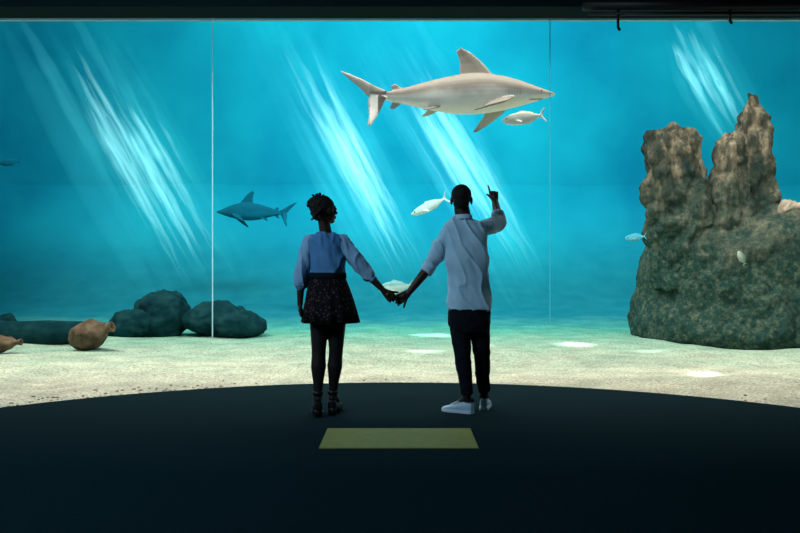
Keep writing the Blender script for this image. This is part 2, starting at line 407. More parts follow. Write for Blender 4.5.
# log
s = Soup(); D = 12.0
s.chain([(P(-60, 335, D), .20), (P(10, 334, D), .195), (P(50, 333, D), .185), (P(84, 332, D), .17)])
o = obj('sunken_log', disp(s.remesh(.022, 3), lambda c, n: .02*nz(c, 2)+.012*noise.noise(V((c.x*2, c.y*12, c.z*12)))), BOULD, None, V((P(10, 345, D).x, D, 0)))
tag(o, 'long dark log lying on the sand at the left edge behind the brown jars', 'log')
def jar(px, py, D, L, ax, rr, label):
    c = P(px, py, D); ax = V(ax).normalized()
    root = thing('clay_jar', label, 'jar', V((c.x, c.y, c.z)), 'clay jars on the sand at left')
    u = ax.cross(V((0, 1, 0))).normalized(); v = ax.cross(u)
    prof = [(-.5, .12), (-.47, .35), (-.38, .68), (-.22, .93), (-.05, 1), (.1, .92), (.24, .68), (.33, .44), (.38, .34)]
    s = Soup(); s.loft([ring(c+ax*(L*t), rr*k, rr*k, 28, u, v) for t, k in prof])
    obj('body', disp(s.remesh(.014, 2), lambda p, n: .035*nz(p, 6)+.015*nz(p, 17)), CLAY, root, c)
    s = Soup(); s.loft([ring(c+ax*(L*t), rr*k, rr*k, 24, u, v) for t, k in [(.33, .36), (.40, .28), (.47, .27), (.485, .36), (.52, .36), (.52, .22), (.45, .2)]])
    obj('neck', s.mesh(), CLAY, root, c)
jar(91, 334, 10.95, .66, (.88, -.2, .30), .205, 'brown rounded clay jar lying on the sand before the dark boulders')
jar(0, 344, 10.7, .62, (.95, -.2, .10), .12, 'slimmer brown clay jar cut off by the left edge of the window')

# ------------------------------------------------------------------ sharks and fish
def smooth(a, b, x):
    t = min(1, max(0, (x-a)/(b-a))); return t*t*(3-2*t)
def mixc(a, b, t): return tuple(x+(y-x)*t for x, y in zip(a, b))
S = .011875
def SP(px, py, y=0): return V(((px-448)*S, y, (92-py)*S))
ST = [(555, 93.6, 95.0, 1.9), (553, 92.5, 96.1, 2.0), (549, 91.0, 97.4, 1.8), (543, 89.0, 99.2, 1.55), (533, 85.4, 102.4, 1.25), (520, 80.4, 106.0, 1.05),
      (505, 76.0, 109.4, .95), (490, 73.2, 111.9, .9), (475, 72.2, 113.3, .88), (460, 73.4, 113.0, .85), (445, 76.0, 111.2, .82), (430, 79.6, 108.6, .78),
      (415, 83.7, 105.4, .74), (400, 88.0, 102.3, .68), (390, 90.4, 100.4, .6), (382, 91.7, 99.0, .5), (376, 91.9, 98.0, .36), (371, 91.9, 97.2, .22)]
def spine(px): return .16*math.sin((554-px)/212*math.pi*1.15)*((554-px)/212)
def shark_mesh():
    s = Soup(); rings = []
    for px, t, b, k in ST:
        h = (b-t)/2*S
        rings.append(ring(SP(px, (t+b)/2, spine(px)), h*k, h, 32, V((0, 1, 0)), V((0, 0, 1)), e=2.1))
    s.loft(rings)
    F = lambda le, te, th: (SP(*le), SP(*te), th)
    ds = spine(478)
    s.fin([F((498, 78, ds), (458, 80, ds+.02), .022), F((489.5, 69, ds), (460.5, 71, ds+.02), .02), (SP(481.5, 60, ds), SP(460.5, 63, ds+.02), .017), (SP(472, 52, ds), SP(459, 56, ds+.02), .014), (SP(462, 46.2, ds), SP(456.5, 49.0, ds+.02), .009)])
    s.fin([F((460, 77.5, ds+.02), (449, 77, ds+.03), .012), F((459, 75, ds+.02), (451, 75.8, ds+.03), .008)])
    y2 = spine(398)
    s.fin([F((404, 88.5, y2), (392, 91, y2), .010), F((399, 85, y2), (391, 87.5, y2), .009), F((395.5, 82.5, y2), (389.5, 85.5, y2), .007)])
    s.fin([F((404, 101, y2), (392, 100, y2), .010), F((399, 105, y2), (390, 104, y2), .009), F((394, 108.5, y2), (388.5, 107.5, y2), .007)])
    # tail
    y3 = spine(372)
    s.fin([F((387, 91, y3), (374, 98.5, y3), .018), F((373, 84.8, y3), (366.5, 95.5, y3), .015), F((361.5, 78.8, y3-.02), (359, 88, y3-.02), .013), F((350, 74.6, y3-.05), (351, 82, y3-.05), .012), F((340, 71.8, y3-.08), (343.5, 75.6, y3-.08), .008)])
    s.fin([F((387, 97, y3), (372, 93, y3), .018), F((384, 103, y3), (367.5, 99, y3), .015), F((380, 111, y3-.01), (368, 107.5, y3-.01), .013), F((376, 119, y3-.03), (368.6, 116.8, y3-.03), .012), F((370.5, 127, y3-.05), (367.6, 125, y3-.05), .008)])
    # pectorals
    s.fin([F((514, 98, -.13), (487, 104, -.12), .026), F((505, 104.5, -.25), (483, 109, -.24), .019), F((492, 110, -.39), (476, 113.8, -.37), .014), F((475, 117, -.52), (469, 118.6, -.50), .009)])
    s.fin([F((514, 101, .12), (488, 105, .12), .026), F((504.5, 111, .20), (485, 113.5, .19), .019), F((493.5, 119, .27), (479.5, 121, .26), .014), F((480, 127, .34), (475, 127.5, .33), .009)])
    for sg in (-1, 1):
        ps = spine(434)
        s.fin([F((442, 106, ps+sg*.09), (428, 107, ps+sg*.08), .012), F((436, 109, ps+sg*.16), (424, 110, ps+sg*.15), .010), F((428, 111.5, ps+sg*.22), (421, 112, ps+sg*.21), .007)])
    return s.remesh(.0075, 2)
def shark_col(back, belly, dark):
    xs = sorted(ST)
    gill = mixc(dark, back, .6)
    def f(c):
        px = c.x/S+448; py = 92-c.z/S
        for (a, t0, b0, k0), (b, t1, b1, k1) in zip(xs[:-1], xs[1:]):
            if px <= b: break
        k = min(1, max(0, (px-a)/(b-a)))
        t = t0+(t1-t0)*k; bt = b0+(b1-b0)*k; kw = k0+(k1-k0)*k
        rel = (bt-py)/max(1, bt-t)
        m = smooth(.30, .66, rel+.10*nz(c, 3)+.03*nz(c, 14))
        col = mixc(belly, mixc(back, dark, .22*smooth(.6, 1.0, rel)), m)
        if rel > 1.03: col = mixc(back, belly, .14)
        if px < 370: col = mixc(back, belly, .36)
        h = (bt-t)/2; q = max(0, 1-((py-(t+bt)/2)/max(.5, h))**2)
        off = abs(c.y-spine(px))-h*S*kw*math.sqrt(q)
        if px > 378 and (off > .012 or rel < -.05) and rel < .6:
            col = mixc(back, dark, .20+.55*smooth(.22, .5, abs(c.y))) if c.y < 0 else mixc(mixc(back, belly, .30), dark, .5*smooth(121, 128, py))
        for g in range(5):
            gx = 507+g*2.8+(py-92)*.10
            w = abs(px-gx)/.5
            if w < 1 and 89+g*.4 < py < 96.5 and abs(c.y) > .1: col = mixc(gill, col, .35+.5*w)
        if 528 < px < 545 and abs(py-(101.0-(px-528)*.10)) < .55: col = mixc(dark, belly, .35)
        return col
    return f
def shark(label, mesh, m, loc, mir, sc, colf, eyem=DARKEYE, zs=1):
    root = thing('shark', label, 'shark', loc)
    paint(mesh, colf)
    M = Matrix.Diagonal((sc*mir, sc*zs, sc*zs, 1))
    mesh.transform(M)
    if mir < 0: mesh.flip_normals()
    obj('body', mesh, m, root)
    for sg in (-1, 1):
        s = Soup(); e = SP(540, 92.6, spine(540)+sg*.086)
        s.ball(V((e.x*sc*mir, e.y*sc*zs, e.z*sc*zs)), .017*sc)
        obj('eye', s.mesh(), eyem, root)
    return root
shark('large pale sandy grey shark swimming right above the pointing man', shark_mesh(), SHARKM, P(448, 92, 9.5), 1, 1,
      shark_col((.24, .208, .172), (.90, .86, .78), (.055, .046, .04)))
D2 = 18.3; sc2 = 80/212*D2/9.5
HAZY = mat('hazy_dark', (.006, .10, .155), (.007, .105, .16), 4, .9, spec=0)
DIMM = colmat('hazy_shark_skin', .95, 10, .05); DIMM.node_tree.nodes['Principled BSDF'].inputs['Specular IOR Level'].default_value = 0  # far shark and fish: water haze put into their colours
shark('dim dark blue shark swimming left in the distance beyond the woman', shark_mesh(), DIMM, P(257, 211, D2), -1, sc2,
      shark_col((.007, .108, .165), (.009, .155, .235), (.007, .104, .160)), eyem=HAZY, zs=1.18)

def fish(px, py, D, Lpx, ang, left, back, belly, label, eyes=True, fat=1.0, yaw=0, m=None):
    L = Lpx*D/800
    s = Soup()
    prof = [(.5, .015), (.47, .055), (.40, .10), (.30, .14), (.15, .165), (0, .165), (-.12, .14), (-.24, .09), (-.33, .045), (-.38, .032)]
    s.loft([ring(V((t*L, 0, -.012*L*(1-abs(t)))), h*L*.5*fat, h*L*fat, 20, V((0, 1, 0)), V((0, 0, 1))) for t, h in prof])
    F = lambda a, b, th: (V((a[0]*L, a[2]*L if len(a) > 2 else 0, a[1]*L)), V((b[0]*L, b[2]*L if len(b) > 2 else 0, b[1]*L)), th*L)
    s.fin([F((-.34, .0), (-.40, -.03), .022), F((-.39, .08), (-.43, .045), .016), F((-.48, .17), (-.5, .145), .012)])
    s.fin([F((-.34, .0), (-.40, .03), .022), F((-.39, -.08), (-.43, -.045), .016), F((-.48, -.17), (-.5, -.145), .012)])
    s.fin([F((.16, .13*fat), (-.22, .07*fat), .014), F((.06, .20*fat), (-.2, .12*fat), .010)])
    s.fin([F((-.02, -.14*fat), (-.24, -.07*fat), .014), F((-.08, -.20*fat), (-.22, -.12*fat), .010)])
    s.fin([F((.2, -.05, .07), (.1, -.07, .07), .012), F((.1, -.11, .13), (.04, -.11, .12), .010)])
    s.fin([F((.2, -.05, -.07), (.1, -.07, -.07), .012), F((.1, -.11, -.13), (.04, -.11, -.12), .010)])
    me = s.remesh(max(L/75, .006), 1)
    paint(me, lambda c: mixc(belly, back, smooth(-.02*L, .09*L, c.z+.02*L*nz(c, 20/L*.3))))
    Z = Matrix.Rotation(math.pi if left else 0, 4, 'Z')
    M = Matrix.Rotation(yaw, 4, 'Z') @ Z @ Matrix.Rotation(ang, 4, 'Y')
    me.transform(M)
    root = thing('fish', label, 'fish', P(px, py, D))
    obj('body', me, m or FISHM, root)
    if eyes:
        for sg in (-1, 1):
            s = Soup(); s.ball(M @ V((.40*L, sg*.046*L*fat, .02*L)), .017*L); obj('eye', s.mesh(), DARKEYE, root)
    return root
fish(524, 117.5, 9.2, 45, .14, True, (.40, .43, .33), (.82, .84, .76), 'silver fish swimming close under the chin of the large shark', fat=.85)
fish(430, 205.5, 11.0, 42, .45, True, (.26, .56, .60), (.60, .88, .88), 'pale fish diving behind the head of the pointing man', fat=.7)
fish(396, 287, 11.5, 36, .1, True, (.16, .42, .45), (.50, .70, .66), 'pale fish swimming behind the joined hands', fat=1.1)
fish(636, 237, 11.7, 22, .1, True, (.04, .38, .56), (.14, .54, .68), 'small light blue fish at the left flank of the rock formation')
fish(742, 258, 10.6, 16, -1.1, True, (.20, .34, .30), (.42, .50, .42), 'tiny pale fish in front of the mossy rock base', fat=1.3)
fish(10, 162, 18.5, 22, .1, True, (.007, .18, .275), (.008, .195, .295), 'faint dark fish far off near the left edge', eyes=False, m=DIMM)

# ------------------------------------------------------------------ people
def rotv(v, axis, deg): return Matrix.Rotation(math.radians(deg), 3, axis) @ v
def hand(s, w, d, n, t, curls, thumb=(35, 10, 15), k=1.0):
    d = V(d).normalized(); t = V(t); t = (t-d*t.dot(d)).normalized(); n = V(n); n = (n-d*n.dot(d)-t*n.dot(t)).normalized()
    ax = d.cross(n).normalized()
    lens = (.072, .080, .074, .058); offs = (1.5, .5, -.5, -1.5); kn = (.088, .092, .088, .080)
    for i in range(4):
        b0 = w+t*(offs[i]*.011*k)+d*(.008*k); K = w+d*(kn[i]*k)+t*(offs[i]*.0205*k)
        s.cone(b0, .0145*k, K, .0115*k, 10)
        p = K; v = (d+t*(offs[i]*.04)).normalized()
        for j, f in enumerate((.45, .31, .24)):
            v = rotv(v, ax, curls[i][j]); q = p+v*(lens[i]*f*k)
            s.cone(p, (.0092, .0082, .0075)[j]*k, q, (.0084, .0076, .0066)[j]*k, 10); p = q
    s.ball(w+d*.045*k, (.022*k, .022*k, .022*k))
    p = w+d*(.022*k)+t*(.018*k); s.cone(p, .014*k, w+d*(.045*k)+t*(.034*k), .012*k, 10)
    p = w+d*(.045*k)+t*(.034*k)
    v = (d*math.cos(math.radians(thumb[0]))+t*math.sin(math.radians(thumb[0]))).normalized()
    for j, L in enumerate((.034, .028)):
        v = (v+n*math.tan(math.radians(thumb[1+j]))).normalized()
        q = p+v*(L*k); s.cone(p, (.0112, .0098)[j]*k, q, (.0098, .008)[j]*k, 10); p = q
def head(s, C, f, neck, k=1.0, nr=.058):
    f = V(f).normalized(); r = f.cross(V((0, 0, 1))).normalized(); u = r.cross(f)
    M = Matrix((r, f, u)).transposed().to_4x4()
    L = lambda x, y, z: C+(r*x+f*y+u*z)*k
    B = lambda p, rad: s.ball(L(*p), tuple(q*k for q in rad), M)
    B((0, -.012, .030), (.073, .094, .082)); B((0, .025, -.035), (.058, .062, .076)); B((0, .052, -.090), (.030, .030, .022))
    B((0, .075, .022), (.045, .016, .012)); B((0, .086, -.058), (.023, .012, .009)); B((0, .084, -.070), (.018, .012, .007))
    for sg in (-1, 1):
        B((sg*.076, -.008, -.008), (.011, .020, .032)); B((sg*.036, .066, -.022), (.020, .018, .016))
    s.cone(L(0, .088, .004), .008*k, L(0, .106, -.028), .012*k, 10); B((.0, .096, -.032), (.017, .012, .009))
    s.cone(L(0, -.022, -.055), nr*k, neck, nr*1.08*k)
    return L, M
def eyes(L, M, k, root, og):
    for sg in (-1, 1):
        s = Soup(); s.ball(L(sg*.031, .077, .003), .0135*k); e = obj('eye', s.mesh(), EYE, root, og)
        s = Soup(); s.ball(L(sg*.031, .0865, .003), .0062*k); obj('iris', s.mesh(), DARKEYE, e, og)
def folds(A, k, zs=.5, seed=0, shear=0):
    o = V((seed, seed, seed))
    def f(c, n):
        p = V((c.x*k+c.z*k*shear, c.y*k, c.z*k*zs))+o
        r = 1-2*abs(noise.noise(p*.9))
        return A*(noise.noise(p)+.45*noise.noise(p*2.1)+.8*max(0, r)**3-.28)
    return f
X3 = V((1, 0, 0)); Y3 = V((0, 1, 0)); Z3 = V((0, 0, 1))

# ---- man
mo = V((.53, 6.17, 0))
man = thing('person', 'man in a pale blue shirt and dark trousers pointing up at the shark', 'person', mo)
D = 6.15
hd = P(461.5, 199.6, D)
lsh, lel, lwr = P(448, 231, D), P(429.5, 267, 6.14), P(408.5, 293, 6.105)
rsh, rel_, rwr = P(482.5, 228.5, 6.17), P(499.5, 223, 6.42), P(495, 201.5, 6.60)
s = Soup()
L, M = head(s, hd, (.12, .95, .16), P(463.5, 219, 6.14), 1.0)
s.loft([ring(P(cx, py, D), hw, dp, 28) for py, cx, hw, dp in [(219, 463.5, .055, .05), (226, 464, .10, .060), (238, 465, .125, .075), (255, 466, .125, .08), (280, 468.5, .12, .08), (300, 469.5, .13, .09), (318, 469.5, .14, .095)]])
s.chain([(lsh+V((.02, 0, -.01)), .032), (lsh.lerp(lel, .5), .033), (lel, .034), (lel.lerp(lwr, .3), .037), (lwr, .025)])
s.chain([(rsh+V((-.02, 0, -.01)), .032), (rsh.lerp(rel_, .5), .033), (rel_, .034), (rel_.lerp(rwr, .35), .039), (rwr, .027)])
hand(s, lwr, (-.84, -.04, -.54), (0, -1, 0), (.54, 0, -.84), [(30, 55, 35), (34, 58, 38), (38, 60, 40), (42, 62, 40)], (40, 14, 12), 1.0)
hand(s, rwr, (-.12, .26, .95), (-.25, .95, -.25), (-1, 0, 0), [(6, 8, 6), (68, 92, 52), (76, 95, 55), (82, 95, 55)], (26, 32, 18), .95)
LH, LK, LA = P(459, 316, D), P(463, 356, 6.13), P(467, 397, 6.13)
RH, RK, RA = P(480, 316, 6.17), P(482, 355, 6.23), P(484, 394, 6.30)
for h, k, a in ((LH, LK, LA), (RH, RK, RA)):
    s.chain([(h, .070), (k, .046), (k.lerp(a, .3), .046), (a, .034)])
fl = V((-.86, .51, 0)).normalized(); fr = V((.22, .97, 0)).normalized()
def footskin(a, f): s.chain([(a, .032), (a+f*.045-Z3*.04, .028), (a+f*.12-Z3*(a.z-.040), .020)])
footskin(LA, fl); footskin(RA, fr)
obj('body', s.remesh(.0036, 3), SKIN, man, mo); eyes(L, M, 1.0, man, mo)
s = Soup(); s.ball(L(0, -.020, .036), (.079, .094, .084), M); s.ball(L(0, -.062, -.018), (.062, .048, .055), M); s.ball(L(0, .03, .075), (.06, .05, .04), M)
obj('hair', disp(s.remesh(.006, 3), lambda c, n: .003*nz(c, 70)), HAIR, man, mo)
# shirt
s = Soup()
s.loft([ring(P(cx, py, D), hw, dp, 32, e=2.3) for py, cx, hw, dp in [(217.5, 463.2, .07, .065), (220, 463.5, .105, .078), (224, 464, .150, .092), (230, 464.6, .172, .105), (242, 465.5, .176, .118), (256, 466.5, .167, .12), (272, 468, .155, .116), (288, 469, .158, .118), (300, 469.6, .170, .125), (309.5, 470, .178, .130)]])
s.chain([(lsh+V((.012, 0, -.004)), .062), (lsh.lerp(lel, .45), .063), (lsh.lerp(lel, .85), .056)])
s.cone(lsh.lerp(lel, .85), .056, lel.lerp(lwr, .10), .050, 18, False)
s.chain([(rsh+V((-.012, 0, -.004)), .064), (rsh.lerp(rel_, .5), .062), (rel_, .056)])
s.cone(rel_, .056, rel_.lerp(rwr, .34), .050, 18, False)
shirt = obj('shirt', disp(s.remesh(.006, 5), folds(.0165, 8, .5, 6, .45)), SHIRT, man, mo)
s = Soup(); nk = P(463.2, 216.2, 6.14)
s.loft([ring(nk+V((0, .0, z)), r, r*.95, 28) for z, r in ((-.022, .074), (.012, .067), (.014, .060), (-.02, .064))], False)
obj('collar', s.mesh(), SHIRT, shirt, mo)
def cuff(a, b, t, r, name, m, par, og, hl=.016):
    c = a.lerp(b, t); d = (b-a).normalized()
    u = d.cross(V((.1, .9, .2))).normalized(); v = d.cross(u)
    s = Soup(); s.loft([ring(c+d*z, q, q, 22, u, v) for z, q in ((-hl, r*.9), (-hl*.8, r), (hl*.8, r), (hl, r*.88))])
    return obj(name, s.mesh(), m, par, og)
cuff(lel, lwr, .12, .054, 'cuff', SHIRT, shirt, mo, .022); cuff(rel_, rwr, .35, .055, 'cuff', SHIRT, shirt, mo, .022)
# trousers
s = Soup()
s.loft([ring(P(cx, py, D), hw, dp, 28, e=2.3) for py, cx, hw, dp in [(302, 469.5, .150, .108), (312, 469.5, .163, .115), (324, 469.5, .162, .112), (332, 469.5, .14, .10)]])
s.chain([(P(459.5, 322, D), .084), (P(462, 345, 6.14), .073), (LK, .065), (LK.lerp(LA, .5), .058)]); s.cone(LK.lerp(LA, .5), .058, LA+V((0, 0, .022)), .049, 18, False)
s.chain([(P(479.5, 322, 6.17), .082), (P(481, 345, 6.2), .071), (RK, .063), (RK.lerp(RA, .5), .056)]); s.cone(RK.lerp(RA, .5), .056, RA+V((0, 0, .018)), .048, 18, False)
obj('trousers', disp(s.remesh(.006, 4), folds(.006, 11, 1.0, 9)), TROUSER, man, mo)
def sneaker(heel, f, k=1.0):
    f = f.normalized(); lat = f.cross(Z3)
    stn = [(-.014, .016, .074), (-.006, .029, .092), (.022, .035, .100), (.060, .036, .102), (.095, .037, .095), (.130, .037, .081), (.165, .039, .066), (.20, .040, .055), (.232, .036, .049), (.256, .027, .042), (.270, .016, .034), (.277, .007, .027)]
    stn = [(t*k, w*(.5+.5*k), h*k if h < .09 else h) for t, w, h in stn]
    def halfring(t, w, h, z0):
        c = heel+f*t; out = []
        for i in range(20):
            a = 2*math.pi*i/20; ca, sa = math.cos(a), math.sin(a)
            zz = z0+(h-z0)*(.5+.5*math.copysign(abs(sa)**.8, sa)); ww = w*math.copysign(abs(ca)**.7, ca)*(1 if sa < 0 else 1-.35*sa*(1 if h > .07 else .4))
            out.append(c+lat*ww+Z3*zz)
        return out
    s = Soup(); s.loft([halfring(t, w, h, .012) for t, w, h in stn])
    o = obj('shoe', s.remesh(.005, 1), SNEAK, man, mo)
    s = Soup()
    base = [(heel+f*t, w) for t, w, h in stn]
    loop = [c+lat*(w+.003) for c, w in base]+[c-lat*(w+.003) for c, w in base[::-1]]
    s.loft([[p+Z3*z for p in loop] for z in (.001, .022)])
    sl = obj('sole', s.mesh(False), SOLE, o, mo); sl['label'] = 'white rubber sole'
    s = Soup()
    for q in range(5):
        t = (.100+q*.020)*k; hh = .096-.0085*q
        s.chain([(heel+f*t+lat*.027+Z3*(hh-.022), .004), (heel+f*(t+.003)+lat*.012+Z3*(hh-.001), .004), (heel+f*(t+.006)-lat*.012+Z3*(hh-.001), .004), (heel+f*(t+.008)-lat*.027+Z3*(hh-.022), .004)])
    obj('laces', s.mesh(), SOLE, o, mo)
    s = Soup(); s.loft([ring(heel+f*.028+Z3*z, r*1.25, r, 24, f, lat) for z, r in ((.092, .039), (.108, .038), (.110, .033), (.092, .033))], False)
    c_ = obj('ankle_collar', s.mesh(), TROUSER, o, mo); c_['label'] = 'dark padded ankle collar'
sneaker(V((LA.x+.034, 6.105, 0)), fl, .92); sneaker(V((RA.x-.008, 6.255, 0)), fr, .94)

# ---- woman
wo = V((-.55, 6.03, 0))
wom = thing('person', 'woman with a curly updo in a blue blouse and short dark floral skirt', 'person', wo)
D = 6.05
hd = P(325, 210, D); K = .94
lsh, lel, lwr = P(309.5, 240, D), P(301, 276, 6.03), P(300, 305, 6.04)
rsh, rel_, rwr = P(341, 241, D), P(366, 272.5, 6.06), P(384, 291, 6.065)
s = Soup()
L, M = head(s, hd, (.80, .58, .06), P(326, 234, 6.06), K, .046)
s.loft([ring(P(cx, py, D), hw, dp, 28) for py, cx, hw, dp in [(233, 326, .045, .045), (238, 326, .085, .052), (246, 326, .10, .066), (260, 327, .10, .07), (274, 327.5, .10, .075), (290, 328, .13, .095), (305, 328, .14, .10)]])
s.chain([(lsh+V((.012, 0, -.01)), .030), (lsh.lerp(lel, .5), .032), (lel, .030), (lel.lerp(lwr, .3), .031), (lwr, .021)])
s.chain([(rsh+V((-.012, 0, -.01)), .030), (rsh.lerp(rel_, .5), .032), (rel_, .030), (rel_.lerp(rwr, .3), .031), (rwr, .021)])
hand(s, lwr, (.10, .12, -.98), (1, .1, 0), (0, 1, .1), [(18, 22, 14), (22, 26, 16), (26, 28, 18), (30, 30, 18)], (28, 12, 10), .92)
hand(s, rwr, (.74, .03, -.67), (0, 1, 0), (.67, 0, .74), [(28, 52, 34), (32, 55, 36), (36, 58, 38), (40, 60, 40)], (35, 14, 12), .92)
LH, LK, LA = P(319.5, 304, D), P(318.8, 350, 6.03), P(318, 393, 6.0)
RH, RK, RA = P(337, 304, D), P(336, 350, 6.06), P(333, 392, 6.07)
fl = V((-.14, .98, 0)).normalized(); fr = V((.16, .98, 0)).normalized()
def legs(s, g, upto=9):
    for h, k, a, f in ((LH, LK, LA, fl), (RH, RK, RA, fr)):
        s.chain([(h, .082+g), (h.lerp(k, .5), .068+g), (k, .053+g), (k.lerp(a, .16), .052+g), (k.lerp(a, .38), .057+g), (k.lerp(a, .75), .038+g), (a, .032+g), (a-Z3*.035, .031+g)])
        s.chain([(a-Z3*.035, .030+g), (a+f*.07-Z3*.06, .028+g), (V((a.x, a.y, .050))+f*.135, .026+g), (V((a.x, a.y, .042))+f*.185, .018+g)])
        s.ball(a-f*.022-Z3*.045, .026+g)
legs(s, -.004)
obj('body', s.remesh(.0036, 3), SKIN, wom, wo); eyes(L, M, K, wom, wo)
s = Soup(); legs(s, .001); tg = obj('tights', s.remesh(.005, 3), mat('black_tights', (.010, .008, .008), (.014, .011, .010), 30, .6, spec=.25), wom, wo); tg['label'] = 'dark tights'
# hair
s = Soup(); rnd = random.Random(3)
s.ball(L(0, -.026, .028), (.080, .092, .086), M); s.ball(L(0, -.066, -.03), (.050, .042, .052), M)
bun = P(319.5, 203.5, 6.03)
s.ball(bun, (.066, .062, .053))
for i in range(130):
    v = V((rnd.gauss(0, 1), rnd.gauss(0, 1), rnd.gauss(.25, .8))).normalized(); q = rnd.uniform(.92, 1.14)
    s.ball(bun+V((v.x*.069*q, v.y*.064*q, v.z*.056*q)), rnd.uniform(.008, .015), sub=2)
for i in range(40):
    a = rnd.uniform(-3.0, -.2); s.ball(L(.078*math.cos(a), -.03+.088*math.sin(a), rnd.uniform(-.085, .06)), rnd.uniform(.008, .014), sub=2)
for i in range(22):   # loose curls: little open loops
    a = rnd.uniform(0, 6.28); p = bun+V((math.cos(a)*.076, rnd.uniform(-.05, .03), math.sin(a)*.060)); v = (p-bun).normalized(); w_ = v.cross(Y3)*rnd.choice((-1, 1)); rr = rnd.uniform(.005, .010)
    s.chain([(p+v*rr*(1-math.cos(t))+w_*rr*math.sin(t), .0048) for t in (0, 1.0, 2.0, 3.0, 4.1)])
obj('hair', disp(s.remesh(.0042, 1), lambda c, n: .003*nz(c, 50)+.002*nz(c, 120)), HAIR, wom, wo)
# blouse
s = Soup()
s.loft([ring(P(cx, py, D), hw, dp, 32, e=2.2) for py, cx, hw, dp in [(232.5, 326, .065, .058), (235, 326, .105, .07), (240, 326, .140, .085), (248, 326, .140, .098), (260, 327, .132, .1), (270, 327.5, .128, .1), (276, 327.5, .134, .104), (280, 328, .126, .098)]])
bl = obj('blouse', disp(s.remesh(.006, 4), folds(.013, 12, .45, 5, .2)), BLOUSE, wom, wo)
s = Soup()
s.chain([(lsh+V((.008, 0, 0)), .050), (lsh.lerp(lel, .35), .057), (lsh.lerp(lel, .8), .062), (lel.lerp(lwr, .2), .055), (lel.lerp(lwr, .38), .032)])
o = obj('sleeve', disp(s.remesh(.006, 4), folds(.014, 14, .4, 6, .2)), SHEER, bl, wo); o['label'] = 'lighter pale blue sleeve'
s = Soup()
s.chain([(rsh+V((-.006, 0, 0)), .052), (rsh.lerp(rel_, .35), .057), (rsh.lerp(rel_, .75), .059), (rel_.lerp(rwr, .12), .051), (rel_.lerp(rwr, .35), .030)])
o = obj('sleeve', disp(s.remesh(.006, 4), folds(.014, 14, .4, 7, .2)), SHEER, bl, wo); o['label'] = 'lighter pale blue sleeve'
cuff(lel, lwr, .40, .034, 'cuff', BLOUSE, bl, wo, .012); cuff(rel_, rwr, .38, .033, 'cuff', BLOUSE, bl, wo, .012)
# skirt
s = Soup(); rings = []
lv = [(272.5, 327.5, .130, .102), (276, 327.6, .132, .104), (281, 327.8, .143, .114), (290, 328.5, .163, .135), (300, 329.4, .180, .154), (311, 330, .198, .172), (322.5, 330.5, .215, .190)]
for i, (py, cx, hw, dp) in enumerate(lv):
    A = .075*max(0, (i-1)/5)
    rings.append(ring(P(cx, py, D), hw, dp, 120, wave=lambda a, A=A: A*(math.sin(11*a)*.6+math.sin(17*a+1)*.4)))
py, cx, hw, dp = lv[-1]
rings.append(ring(P(cx, py, D), hw*.97, dp*.97, 120, wave=lambda a: .075*(math.sin(11*a)*.6+math.sin(17*a+1)*.4)))
rings.append(ring(P(cx, 300, D), .160, .135, 120))
s.loft(rings); sk = obj('skirt', s.mesh(), SKIRT, wom, wo)
s = Soup(); s.loft([ring(P(327.6, py, D), hw, dp, 40) for py, hw, dp in ((272.5, .135, .107), (273, .142, .114), (278, .144, .116), (278.6, .137, .109))])
obj('waistband', s.mesh(), TROUSER, sk, wo)
# heels
def heelshoe(a, f):
    lat = f.cross(Z3); b = V((a.x, a.y, 0))
    stn = [(-.056, .020, .058, .112), (-.038, .034, .056, .116), (0, .037, .050, .098), (.05, .036, .032, .078), (.10, .039, .018, .074), (.14, .041, .002, .070), (.18, .039, .002, .058), (.21, .026, .004, .044), (.225, .010, .008, .034)]
    s = Soup(); s.loft([[b+f*t+lat*w+Z3*z0, b+f*t+lat*w*.85+Z3*z1, b+f*t-lat*w*.85+Z3*z1, b+f*t-lat*w+Z3*z0] for t, w, z0, z1 in stn])
    sh = obj('shoe', s.remesh(.005, 3), BLACKLEATHER, wom, wo)
    s = Soup(); s.loft([ring(b-f*.02+Z3*z, r, r*.9, 18, lat, f, e=3) for z, r in ((.001, .029), (.03, .028), (.066, .033))]); obj('heel', s.mesh(), BLACKLEATHER, sh, wo)
    s = Soup(); s.loft([ring(V((a.x, a.y, z))-f*.004, r, r*1.08, 22, lat, f) for z, r in ((a.z-.012, .036), (a.z-.010, .040), (a.z+.012, .039), (a.z+.014, .035))]); obj('ankle_strap', s.mesh(), BLACKLEATHER, sh, wo)
    s = Soup(); s.loft([[p+Z3*z for p in [b+f*t+lat*w for t, w in ((.07, .037), (.11, .042), (.15, .044), (.19, .040), (.225, .018))]+[b+f*t-lat*w for t, w in ((.225, .018), (.19, .040), (.15, .044), (.11, .042), (.07, .037))]] for z in (.0, .016)])
    obj('sole', s.mesh(False), BLACKLEATHER, sh, wo)
heelshoe(LA, fl); heelshoe(RA, fr)

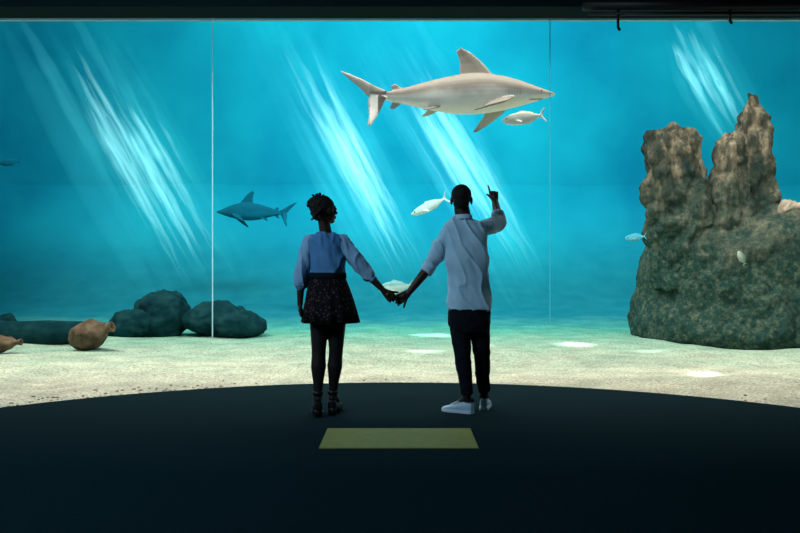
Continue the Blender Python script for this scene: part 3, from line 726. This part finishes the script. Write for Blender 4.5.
# ------------------------------------------------------------------ light shafts in the water
def spindle(s, a, b, r, pk=.5, tl=1.0, n=12, flat=1.5, rip=0, ph=0):
    d = b-a; u = d.cross(V((0, 1, 0))).normalized(); v = d.cross(u).normalized()
    rings = []; mx = (pk/(pk+tl))**pk*(tl/(pk+tl))**tl
    for i in range(41):
        t = .003+.994*i/40
        q = r*(t**pk)*((1-t)**tl)/mx
        w = 0
        if rip:
            z = t*d.length*2.8
            q *= 1-rip+rip*2*(.5+.5*noise.noise(V((z, ph*3.1, 0))))
            w = .032*noise.noise(V((z*.8, 7, ph*.15)))
        q = max(.0012, q)
        rings.append(ring(a+d*t+u*w, q, q*flat, n, u, v))
    s.loft(rings)
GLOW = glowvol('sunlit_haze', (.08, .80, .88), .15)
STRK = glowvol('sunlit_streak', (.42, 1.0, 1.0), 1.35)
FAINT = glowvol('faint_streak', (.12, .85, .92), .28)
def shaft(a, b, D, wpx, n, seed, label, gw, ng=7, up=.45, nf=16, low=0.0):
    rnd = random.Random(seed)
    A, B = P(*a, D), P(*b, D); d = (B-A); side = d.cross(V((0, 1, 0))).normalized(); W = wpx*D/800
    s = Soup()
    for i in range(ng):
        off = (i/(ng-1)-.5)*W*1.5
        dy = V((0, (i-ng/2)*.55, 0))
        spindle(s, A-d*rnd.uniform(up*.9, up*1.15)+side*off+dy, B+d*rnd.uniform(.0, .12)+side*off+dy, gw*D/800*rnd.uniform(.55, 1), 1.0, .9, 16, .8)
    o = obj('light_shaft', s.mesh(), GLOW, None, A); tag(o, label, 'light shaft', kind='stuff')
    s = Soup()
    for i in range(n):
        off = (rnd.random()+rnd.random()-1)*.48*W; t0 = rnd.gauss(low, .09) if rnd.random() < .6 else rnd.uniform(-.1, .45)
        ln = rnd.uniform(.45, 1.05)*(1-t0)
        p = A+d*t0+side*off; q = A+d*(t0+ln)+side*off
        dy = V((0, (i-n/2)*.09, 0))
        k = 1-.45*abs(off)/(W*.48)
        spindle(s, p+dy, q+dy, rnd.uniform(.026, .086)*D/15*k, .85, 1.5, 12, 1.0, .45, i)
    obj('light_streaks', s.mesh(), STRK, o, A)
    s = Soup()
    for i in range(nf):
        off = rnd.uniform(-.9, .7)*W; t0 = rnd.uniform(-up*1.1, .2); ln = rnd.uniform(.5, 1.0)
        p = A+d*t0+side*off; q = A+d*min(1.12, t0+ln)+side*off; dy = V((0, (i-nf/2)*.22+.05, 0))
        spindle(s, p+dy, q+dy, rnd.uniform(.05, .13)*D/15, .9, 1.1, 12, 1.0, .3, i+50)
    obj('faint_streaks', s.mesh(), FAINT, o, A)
shaft((106, 92), (211, 284), 15.3, 38, 44, 1, 'slanting sunbeam in the water at far left', 16, up=.36, low=.06)
shaft((316, 90), (416, 284), 15.3, 42, 50, 2, 'brightest slanting sunbeam between the woman and the man', 17, up=.36, low=.06)
shaft((414, 86), (530, 284), 15.6, 40, 44, 4, 'slanting sunbeam running down behind the pointing man', 17, up=.34, low=.06)
shaft((680, 32), (742, 152), 16.6, 17, 18, 6, 'slanting sunbeam running down to the rock pinnacle', 10, up=.15, nf=9, low=.05)

# ------------------------------------------------------------------ lights
def area(name, loc, rot, sx, sy, e, col):
    l = bpy.data.lights.new(name, 'AREA'); l.shape = 'RECTANGLE'; l.size = sx; l.size_y = sy; l.energy = e; l.color = col
    o = bpy.data.objects.new(name, l); COL.objects.link(o); o.location = loc; o.rotation_euler = [math.radians(a) for a in rot]
    return o
area('tank_fill_front', (0, 9.3, 5.6), (0, 0, 0), 16, 1.6, 800, (1, .97, .87))  # added unseen lamp, brightens the near sand and the shark
area('tank_fill_back', (.7, 13.3, 7.9), (76, 0, 0), 8, 2, 1020, (.35, .97, 1))  # added unseen cyan lamp, brightens the back wall
area('room_fill', (-3.6, 2.6, 3.7), (62, 0, -48), 1.6, 1, 130, (.54, .80, 1))  # added unseen fill, rakes the backs of the couple from the left
sun = bpy.data.lights.new('sun', 'SUN'); sun.energy = 1.9; sun.angle = math.radians(16); sun.color = (1, .97, .85)
so = bpy.data.objects.new('sun', sun); COL.objects.link(so)
so.rotation_euler = V((.5, .06, -.86)).to_track_quat('-Z', 'Y').to_euler()
for i, (px, py, r, e) in enumerate([(575, 343, .36, 4800), (706, 372, .24, 3600), (432, 333, .5, 4800), (425, 350, .34, 3600), (650, 349, .28, 2400), (480, 342, .3, 2400)]):
    Dp = CAMZ*800/(py-266.5)
    l = bpy.data.lights.new('sun_spot', 'SPOT'); l.energy = e; l.spot_size = 2*math.atan(r/7); l.spot_blend = .9; l.color = (.9, 1, .95); l.shadow_soft_size = .05
    o = bpy.data.objects.new('sun_spot', l); COL.objects.link(o); o.location = ((px-400)*Dp/800, Dp, 7)
w = bpy.data.worlds.new('World'); scene.world = w; w.use_nodes = True
bg = w.node_tree.nodes['Background']; bg.inputs[0].default_value = (.05, .58, .82, 1); bg.inputs[1].default_value = .155

cam = bpy.data.cameras.new('Camera'); cam.lens = 36; cam.sensor_width = 36; cam.clip_end = 200
co = bpy.data.objects.new('Camera', cam); COL.objects.link(co); co.location = (0, 0, CAMZ); co.rotation_euler = (math.radians(90), 0, 0)
scene.camera = co
